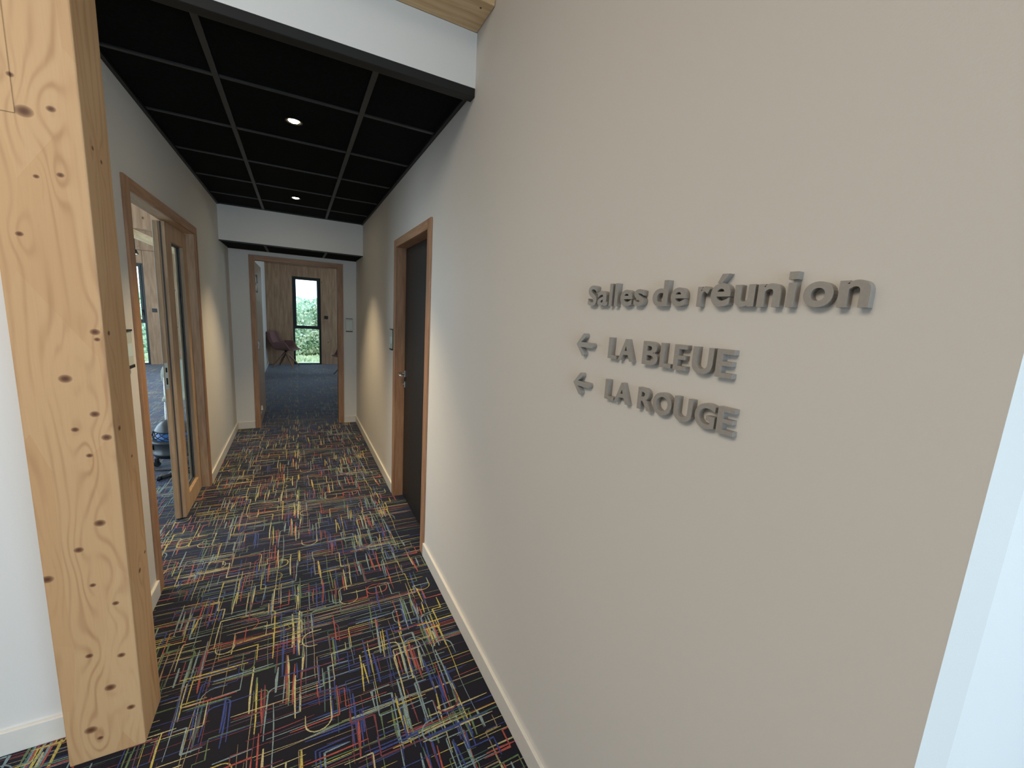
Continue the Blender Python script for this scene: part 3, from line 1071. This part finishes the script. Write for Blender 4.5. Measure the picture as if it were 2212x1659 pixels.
def arrow(yl, zc, w, h, label):
    """left-pointing arrow with rounded ends"""
    yl, zc, w, h = yl * FK, 1.5716 + (zc - 1.5716) * FK, w * FK, h * FK
    r = 0.0068
    outline = []

    def arc(c, a0, a1, n=7):
        for i in range(n + 1):
            a = R(a0 + (a1 - a0) * i / n)
            outline.append((c[0] + r * math.cos(a), c[1] + r * math.sin(a)))
    # tip at (0,0), x to the right
    ux, uz = 0.44 * w, h / 2 - r        # centre of barb end
    ang = math.degrees(math.atan2(uz, ux - 0.001))
    outline.append((0, 0))
    arc((ux, uz), ang + 90, ang - 90)
    xi = (r + r / math.cos(R(ang))) / math.tan(R(ang))
    outline.append((xi, r))
    arc((w - r, 0), 90, -90)
    outline.append((xi, -r))
    arc((ux, -uz), -ang + 90, -ang - 90)
    bm = bmesh.new()
    lo = [bm.verts.new((0, -x, z)) for x, z in outline]
    hi = [bm.verts.new((-FACE, -x, z)) for x, z in outline]
    n = len(outline)
    f1 = bm.faces.new(lo)
    f2 = bm.faces.new(hi)
    f1.normal_update()
    f2.normal_update()
    for i in range(n):
        bm.faces.new((lo[i], lo[(i + 1) % n], hi[(i + 1) % n], hi[i]))
    bmesh.ops.triangulate(bm, faces=[f1, f2])
    o = obj('arrow', bm, M['letter'])
    o.location = (XR, yl, zc)
    tag(o, label, 'arrow')


arrow(.911, 1.510, .071, .061, 'grey raised arrow pointing left beside LA BLEUE')
arrow(.911, 1.404, .071, .060, 'grey raised arrow pointing left beside LA ROUGE')


# ------------------------------------------------------------------ room signs
def room_sign(loc, rz, label, insert=False):
    """acrylic plate between black clamp bars; local x = width, y = out of the wall (negative), z up, origin at plate centre on the wall"""
    s = empty('room_sign', loc, rz)
    tag(s, label, 'sign', 'room name plates by the doors')
    W2, H2 = 0.0405, 0.088
    box('plate', (-W2, -0.013, -H2 + 0.012), (W2, -0.009, H2 - 0.006), M['signglass'], s, 0.0005)
    box('plate_edge', (W2, -0.0128, -H2 + 0.013), (W2 + 0.0012, -0.0092, H2 - 0.006), M['seal'] if not insert else M['signedge'], s)
    box('plate_edge', (-W2 - 0.0012, -0.0128, -H2 + 0.013), (-W2, -0.0092, H2 - 0.006), M['seal'] if not insert else M['signedge'], s)
    box('clamp_bar', (-W2 - 0.001, -0.017, H2 - 0.008), (W2 + 0.001, 0.0, H2), M['blackplastic'], s, 0.001)
    box('clamp_bar', (-W2 - 0.001, -0.017, -H2), (W2 + 0.001, 0.0, -H2 + 0.014), M['blackplastic'], s, 0.001)
    if insert:
        box('paper_insert', (-W2 + 0.004, -0.0138, -0.034), (W2 - 0.004, -0.0131, 0.024), M['paper'], s)
    else:
        box('printed_line', (-W2 + 0.006, -0.0134, H2 - 0.026), (W2 - 0.008, -0.0131, H2 - 0.0235), M['signink'], s)
        box('printed_line', (-W2 + 0.007, -0.0134, H2 - 0.036), (-W2 + 0.024, -0.0131, H2 - 0.0345), M['signink'], s)
        box('printed_mark', (0.014, -0.0134, -H2 + 0.026), (0.021, -0.0131, -H2 + 0.033), M['signink'], s)
    return s


room_sign((0.612, YEND, 1.335), 0, 'pale acrylic name plate with black bars right of the open end door')
room_sign((XR, 3.485, 1.328), R(-90), 'name plate seen edge-on beside the black door frame', True)
room_sign((XL, 2.440, 1.325), R(90), 'name plate half hidden between timber post and glazed double door', True)


# ------------------------------------------------------------------ switches on the rear wall
def wall_switch(x, z, label):
    s = empty('light_switch', (x, YB, z))
    tag(s, label, 'switch', 'black switches by the tall windows')
    box('switch_plate', (-0.043, -0.010, -0.043), (0.043, 0, 0.043), M['blackplastic'], s, 0.003, 2)
    box('rocker', (-0.026, -0.014, -0.028), (0.026, -0.010, 0.028), M['blackplastic'], s, 0.002)


wall_switch(0.690, 1.265, 'black square switch right of the tall window in the end room')
wall_switch(-2.876, 1.240, 'black square switch right of the tall window in the left room')


# ------------------------------------------------------------------ recessed downlights
def downlight(x, y, label):
    d = empty('downlight', (x, y, 2.536))
    tag(d, label, 'light', 'recessed corridor downlights')
    bm = bmesh.new()
    add_lathe(bm, [(0.030, 0.0), (0.042, -0.001), (0.043, -0.003), (0.041, -0.0045), (0.031, -0.003), (0.030, 0.0)], 28)
    obj('trim_ring', bm, M['blackplastic'], d)
    bm = bmesh.new()
    add_lathe(bm, [(0.0305, -0.0028), (0.029, -0.0010), (0.026, -0.0005)], 28)
    obj('reflector', bm, M['reflector'], d)
    bm = bmesh.new()
    add_lathe(bm, [(0.0265, -0.0006), (0.022, -0.0045), (0.0, -0.0065)], 20)
    obj('lamp_lens', bm, M['lens'], d)
    sd = bpy.data.lights.new('downlight_beam', 'SPOT')
    sd.energy = 74
    sd.color = (1.0, 0.74, 0.42)
    sd.spot_size = R(84)
    sd.spot_blend = 0.85
    sd.shadow_soft_size = 0.02
    so = bpy.data.objects.new('downlight_beam', sd)
    COL.objects.link(so)
    so.parent = d
    so.location = (0, 0, -0.012)


downlight(0.008, 2.672, 'lit recessed downlight, nearer one, in the black ceiling')
downlight(0.013, 4.474, 'lit recessed downlight, farther one, in the black ceiling')

# ------------------------------------------------------------------ left room: ceiling beams and spot
rb = empty('cross_beam', (-2.6, 6.6, 2.34))
tag(rb, 'deep timber cross beam under the ceiling of the left room', 'beam')
box('timber', (-1.795, -0.1, 0), (1.795, 0.1, 0.5), M['clt'], rb, 0.003)
rb2 = empty('ceiling_joist', (-1.70, 9.35, 2.275))
tag(rb2, 'pale timber joist running toward the tall window in the left room', 'beam')
box('timber', (-0.12, -2.84, 0), (0.0, 2.74, 0.0645), M['beam_y'], rb2, 0.003)
sl = empty('spotlight', (-2.325, 9.0, 2.225))
tag(sl, 'small black ceiling spotlight with lit face in the left room', 'light')
bm = bmesh.new()
add_lathe(bm, [(0.0, 0.07), (0.018, 0.068), (0.045, 0.0), (0.040, 0.0), (0.0, 0.02)], 18)
obj('lamp_shade', bm, M['blackplastic'], sl)
bm = bmesh.new()
add_lathe(bm, [(0.038, 0.004), (0.0, -0.002)], 18)
obj('lamp_face', bm, M['lampface'], sl)
bm = bmesh.new()
add_tube(bm, [(0, 0, 0.069), (0, 0, ROOF - 2.225)], 0.006, 8)
obj('rod', bm, M['blackplastic'], sl)


# ------------------------------------------------------------------ chairs
def shell_chair(loc, rz, label, shell_mat, leg_mat, group=None):
    """tub chair: upholstered shell with armrests on a splayed four-leg swivel base; faces local +x"""
    c = empty('meeting_chair', loc, rz)
    tag(c, label, 'chair', group)
    bm = bmesh.new()
    # shell surface: parameter u across (-1..1), v from front edge of seat to top of back
    NU, NV = 24, 22
    grid = []
    for i in range(NV + 1):
        v = i / NV
        row = []
        for j in range(NU + 1):
            u = -1 + 2 * j / NU
            if v < 0.5:                       # seat
                t = v / 0.5
                x = 0.27 - 0.44 * t
                z = 0.455 - 0.015 * math.sin(t * PI * 0.5) + (0.02 * (1 - t) ** 3 * -1)
                hw = 0.225 + 0.035 * math.sin(t * PI * 0.8)
                arm = max(0.0, min(1.0, (t - 0.16) / 0.30))
                arm = arm * arm * (3 - 2 * arm)
                rise = 0.205 * arm
            else:                             # back
                t = (v - 0.5) / 0.5
                x = -0.17 - 0.14 * math.sin(t * PI / 2) - 0.05 * t
                z = 0.44 + 0.43 * (t ** 1.12)
                hw = 0.255 - 0.055 * t
                rise = 0.205 * max(0, 1 - t * 2.2)
            au = abs(u)
            e = max(0.0, (au - 0.52) / 0.48)
            yy = math.copysign(hw * min(1, au / 0.62) + 0.055 * e, u)
            zz = z + rise * e ** 1.25 * (1 if v < 0.5 else 1)
            xx = x + (0.10 * e ** 1.5 if v > 0.5 else 0.03 * e * (v / 0.5))
            row.append(bm.verts.new((xx, yy, zz)))
        grid.append(row)
    for i in range(NV):
        for j in range(NU):
            f = bm.faces.new((grid[i][j], grid[i][j + 1], grid[i + 1][j + 1], grid[i + 1][j]))
            f.smooth = True
    o = obj('shell', bm, shell_mat, c)
    sm = o.modifiers.new('thickness', 'SOLIDIFY')
    sm.thickness = 0.024
    sm.offset = 0
    bv = o.modifiers.new('round', 'SUBSURF')
    bv.levels = 1
    bv.render_levels = 1
    bm = bmesh.new()
    add_lathe(bm, [(0.0, 0.428), (0.125, 0.428), (0.120, 0.416), (0.035, 0.402), (0.030, 0.372), (0.045, 0.352), (0.040, 0.335), (0.0, 0.330)], 24)
    obj('swivel_hub', bm, M['chairdark'], c)
    for a in (45, 135, 225, 315):
        ca, sa = math.cos(R(a)), math.sin(R(a))
        bm = bmesh.new()
        n = 4
        top = Vector((0.022 * ca, 0.022 * sa, 0.355))
        bot = Vector((0.335 * ca, 0.335 * sa, 0.004))
        side = Vector((-sa, ca, 0))
        dv = (bot - top).normalized()
        nrm = side.cross(dv).normalized()
        rings = []
        for k, (p, w, t) in enumerate(((top, 0.026, 0.017), (top.lerp(bot, 0.5), 0.023, 0.015), (bot, 0.018, 0.012))):
            rings.append([bm.verts.new(p + side * sx * w + nrm * sz * t) for sx, sz in ((-1, -1), (1, -1), (1, 1), (-1, 1))])
        for r0, r1 in zip(rings[:-1], rings[1:]):
            for q in range(4):
                bm.faces.new((r0[q], r0[(q + 1) % 4], r1[(q + 1) % 4], r1[q]))
        bm.faces.new(rings[0])
        bm.faces.new(rings[-1])
        for vv in rings[-1]:
            vv.co.z = 0.0008
        obj('leg', bm, leg_mat, c)
    return c


shell_chair((-0.275, 11.68, 0), R(-17), 'dusty pink tub chair on splayed legs left of the tall window', M['pink'], M['chairleg'])
shell_chair((1.03, 10.15, 0), R(200), 'pink tub chair mostly hidden behind the right door jamb', M['pink'], M['chairleg'])

# light grey padded chair in the left room, only the edge of its back shows past the glazed leaf
gc = empty('side_chair', (-1.178, 6.12, 0), R(8))
tag(gc, 'light grey rounded side chair half hidden behind the glazed door leaf', 'chair')
bm = bmesh.new()
ring = []
N = 28
for side, xo in ((0, 0.014), (1, -0.014)):
    r_ = []
    for k in range(N):
        a = 2 * PI * k / N
        cy, cz = math.cos(a), math.sin(a)
        px_ = 0.27 * math.copysign(abs(cy) ** 0.75, cy)
        pz_ = 0.195 * math.copysign(abs(cz) ** 0.85, cz)
        r_.append(bm.verts.new((px_, xo + 0.05 * (px_ / 0.27) ** 2, 0.645 + pz_)))
    ring.append(r_)
for k in range(N):
    bm.faces.new((ring[0][k], ring[0][(k + 1) % N], ring[1][(k + 1) % N], ring[1][k])).smooth = True
bm.faces.new(ring[0])
bm.faces.new(ring[1])
obj('backrest', bm, M['whiteshell'], gc)
bm = bmesh.new()
add_box(bm, (-0.23, -0.46, 0.42), (0.23, -0.02, 0.46), 0.015, 2)
obj('seat', bm, M['whiteshell'], gc)
for sx in (-1, 1):
    bm = bmesh.new()
    add_tube(bm, [(sx * 0.235, -0.03, 0.002), (sx * 0.238, -0.02, 0.20), (sx * 0.240, 0.0, 0.42), (sx * 0.235, 0.02, 0.62)], 0.010, 10)
    obj('leg', bm, M['chrometube'], gc)
    bm = bmesh.new()
    add_tube(bm, [(sx * 0.215, -0.43, 0.002), (sx * 0.205, -0.40, 0.42)], 0.010, 10)
    obj('leg', bm, M['chrometube'], gc)
bm = bmesh.new()
add_box(bm, (-0.236, 0.018, 0.775), (-0.196, 0.062, 0.806), 0.004)
obj('back_cap', bm, M['browntip'], gc)

# ------------------------------------------------------------------ drum vacuum cleaner
vc = empty('vacuum_cleaner', (-1.065, 4.78, 0), R(-10))
tag(vc, 'charcoal and blue drum vacuum cleaner on castors behind the glazed door leaf', 'vacuum cleaner')
bm = bmesh.new()
add_lathe(bm, [(0.0, 0.075), (0.120, 0.075), (0.150, 0.085), (0.160, 0.110), (0.172, 0.115), (0.176, 0.128), (0.166, 0.140), (0.168, 0.215), (0.172, 0.232), (0.0, 0.232)], 40)
obj('drum', bm, M['drum'], vc)
bm = bmesh.new()
add_lathe(bm, [(0.168, 0.224), (0.190, 0.228), (0.196, 0.240), (0.190, 0.254), (0.168, 0.260), (0.150, 0.258)], 40)
obj('bumper_rim', bm, M['drum'], vc)
bm = bmesh.new()
add_lathe(bm, [(0.150, 0.256), (0.140, 0.262), (0.134, 0.330), (0.130, 0.332)], 40)
obj('coloured_band', bm, M['blueplastic'], vc)
bm = bmesh.new()
add_lathe(bm, [(0.0, 0.322), (0.142, 0.324), (0.148, 0.332), (0.140, 0.345), (0.118, 0.385), (0.085, 0.415), (0.040, 0.430), (0.0, 0.433)], 40)
obj('dome_lid', bm, M['drum'], vc)
bm = bmesh.new()
for s in range(14):
    a0 = 2 * PI * s / 14
    for d in (1, -1):
        pts = []
        for k in range(6):
            t = k / 5
            a = a0 + d * t * 0.62
            rr = 0.150 + 0.012 * math.sin(t * PI)
            pts.append((rr * math.cos(a), rr * math.sin(a), 0.262 + 0.064 * t))
        add_tube(bm, pts, 0.0042, 6)
obj('power_cord', bm, M['rubber'], vc)
for k in range(4):
    a = R(45 + 90 * k)
    bm = bmesh.new()
    cx, cy = 0.150 * math.cos(a), 0.150 * math.sin(a)
    add_tube(bm, [(cx, cy - 0.012, 0.0275), (cx, cy + 0.012, 0.0275)], 0.026, 16)
    add_box(bm, (cx - 0.012, cy - 0.018, 0.030), (cx + 0.012, cy + 0.018, 0.080), 0.003)
    obj('castor', bm, M['rubber'], vc)
bm = bmesh.new()
add_box(bm, (-0.185, -0.085, 0.165), (-0.150, -0.040, 0.212), 0.003)
add_box(bm, (-0.150, -0.128, 0.168), (-0.120, -0.095, 0.212), 0.003)
obj('latch', bm, M['rubber'], vc)
bm = bmesh.new()
pts = []
for k in range(26):
    t = k / 25
    a = R(-200 + 205 * t)
    pts.append((0.02 + 0.19 * math.cos(a), -0.13 + 0.10 * math.sin(a), 0.0075 if t < .9 else 0.0075 + (t - .9) * .8))
add_tube(bm, pts, 0.006, 8)
obj('power_cord', bm, M['rubber'], vc)
hz = empty('vacuum_hose', (-0.98, 4.36, 0))
tag(hz, 'black ribbed vacuum hose lying on the carpet near the glazed leaf', 'hose')
bm = bmesh.new()
pts = [(-0.10 + 0.02 * k, 0.03 * math.sin(k * 0.35) + 0.012 * k - 0.04, 0.019) for k in range(13)]
rr = [0.018 if i % 2 else 0.0155 for i in range(37)]
fine = []
for k in range(37):
    t = k / 36 * 12
    i = min(11, int(t))
    f = t - i
    fine.append(tuple(pts[i][q] * (1 - f) + pts[i + 1][q] * f for q in range(3)))
add_tube(bm, fine, rr, 12)
obj('hose_tube', bm, M['rubber'], hz)
bm = bmesh.new()
add_tube(bm, [pts[0], (-0.125, -0.048, 0.019)], 0.0185, 12)
obj('hose_cuff', bm, M['blackplastic'], hz)

# ------------------------------------------------------------------ outdoors
gr = sbox('ground_outside', [((-40, 12.42, -0.12), (40, 60, -0.02))], M['grass'])


def blades(name, n, xr, yr, zfun, size, mat, parent=None, up=1.0):
    bm = bmesh.new()
    for i in range(n):
        x_ = random.uniform(*xr)
        y_ = random.uniform(*yr)
        z_ = zfun(x_, y_)
        if z_ is None:
            continue
        s = size * random.uniform(0.6, 1.4)
        d = Vector((random.gauss(0, 1), random.gauss(0, 1), random.gauss(0, 1) + up)).normalized()
        e = d.cross(Vector((random.gauss(0, 1), random.gauss(0, 1), random.gauss(0, 1)))).normalized()
        p = Vector((x_, y_, z_))
        a = bm.verts.new(p)
        b = bm.verts.new(p + d * s * 0.5 + e * s * 0.28)
        c_ = bm.verts.new(p + d * s)
        d_ = bm.verts.new(p + d * s * 0.5 - e * s * 0.28)
        bm.faces.new((a, b, c_, d_))
    o = obj(name, bm, mat, parent)
    return o


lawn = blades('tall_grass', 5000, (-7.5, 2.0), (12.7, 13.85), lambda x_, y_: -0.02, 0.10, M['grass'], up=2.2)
tag(lawn, 'pale overexposed meadow grass outside the tall windows', 'grass', kind='stuff')

hedge = empty('hedge', (-2.5, 15.3, 0))
tag(hedge, 'wild bright green hedge outside behind the tall windows', 'hedge')
bm = bmesh.new()
NX = 60
prev = None
for i in range(NX + 1):
    X_ = -6.5 + 13 * i / NX
    h_ = 1.66 + 0.10 * math.sin(i * 1.3) + 0.07 * math.sin(i * 2.9)
    d_ = 0.22 * math.sin(i * 0.9) + 0.13 * math.sin(i * 2.3)
    prof = [(-0.9 + d_, -0.05), (-1.15 + d_, 0.5), (-0.95 + d_, 1.2), (-0.45 + d_ * .5, h_), (0.3, h_ + 0.02), (0.9, 1.2), (0.9, -0.05)]
    row = [bm.verts.new((X_, y_, z_)) for y_, z_ in prof]
    if prev:
        for k in range(len(row) - 1):
            bm.faces.new((prev[k], row[k], row[k + 1], prev[k + 1])).smooth = True
    prev = row
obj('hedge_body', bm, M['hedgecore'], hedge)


def hz_(x_, y_):
    t = random.random()
    return 0.15 + 1.6 * t


lv = bmesh.new()
for i in range(26000):
    X_ = random.uniform(-6.3, 6.3)
    z_ = 0.05 + 1.72 * random.random()
    y_ = -1.18 + abs(z_ - 0.5) * 0.35 + 0.20 * math.sin((X_ + 6.5) / 13 * NX * 0.9) + random.uniform(-0.12, 0.12)
    s = random.uniform(0.05, 0.13)
    d = Vector((random.gauss(0, 1), random.gauss(-0.3, 1), random.gauss(0.4, 1))).normalized()
    e = d.cross(Vector((random.gauss(0, 1), random.gauss(0, 1), random.gauss(0, 1)))).normalized()
    p = Vector((X_, y_, z_))
    q = [lv.verts.new(w) for w in (p, p + d * s * 0.5 + e * s * 0.3, p + d * s, p + d * s * 0.5 - e * s * 0.3)]
    lv.faces.new(q)
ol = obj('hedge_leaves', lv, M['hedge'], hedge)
ol['kind'] = 'stuff'
rl = empty('garden_fence', (-1.0, 18.5, 0))
tag(rl, 'thin grey fence line above the hedge outside the end room window', 'fence')
for z_ in (1.66, 1.79):
    box('fence_rail', (-6, -0.02, z_), (6, 0.02, z_ + 0.03), M['whiteshell'], rl)
for k in range(7):
    box('fence_post', (-5.9 + k * 1.95, 0.021, 0.0), (-5.84 + k * 1.95, 0.08, 1.82), M['whiteshell'], rl)
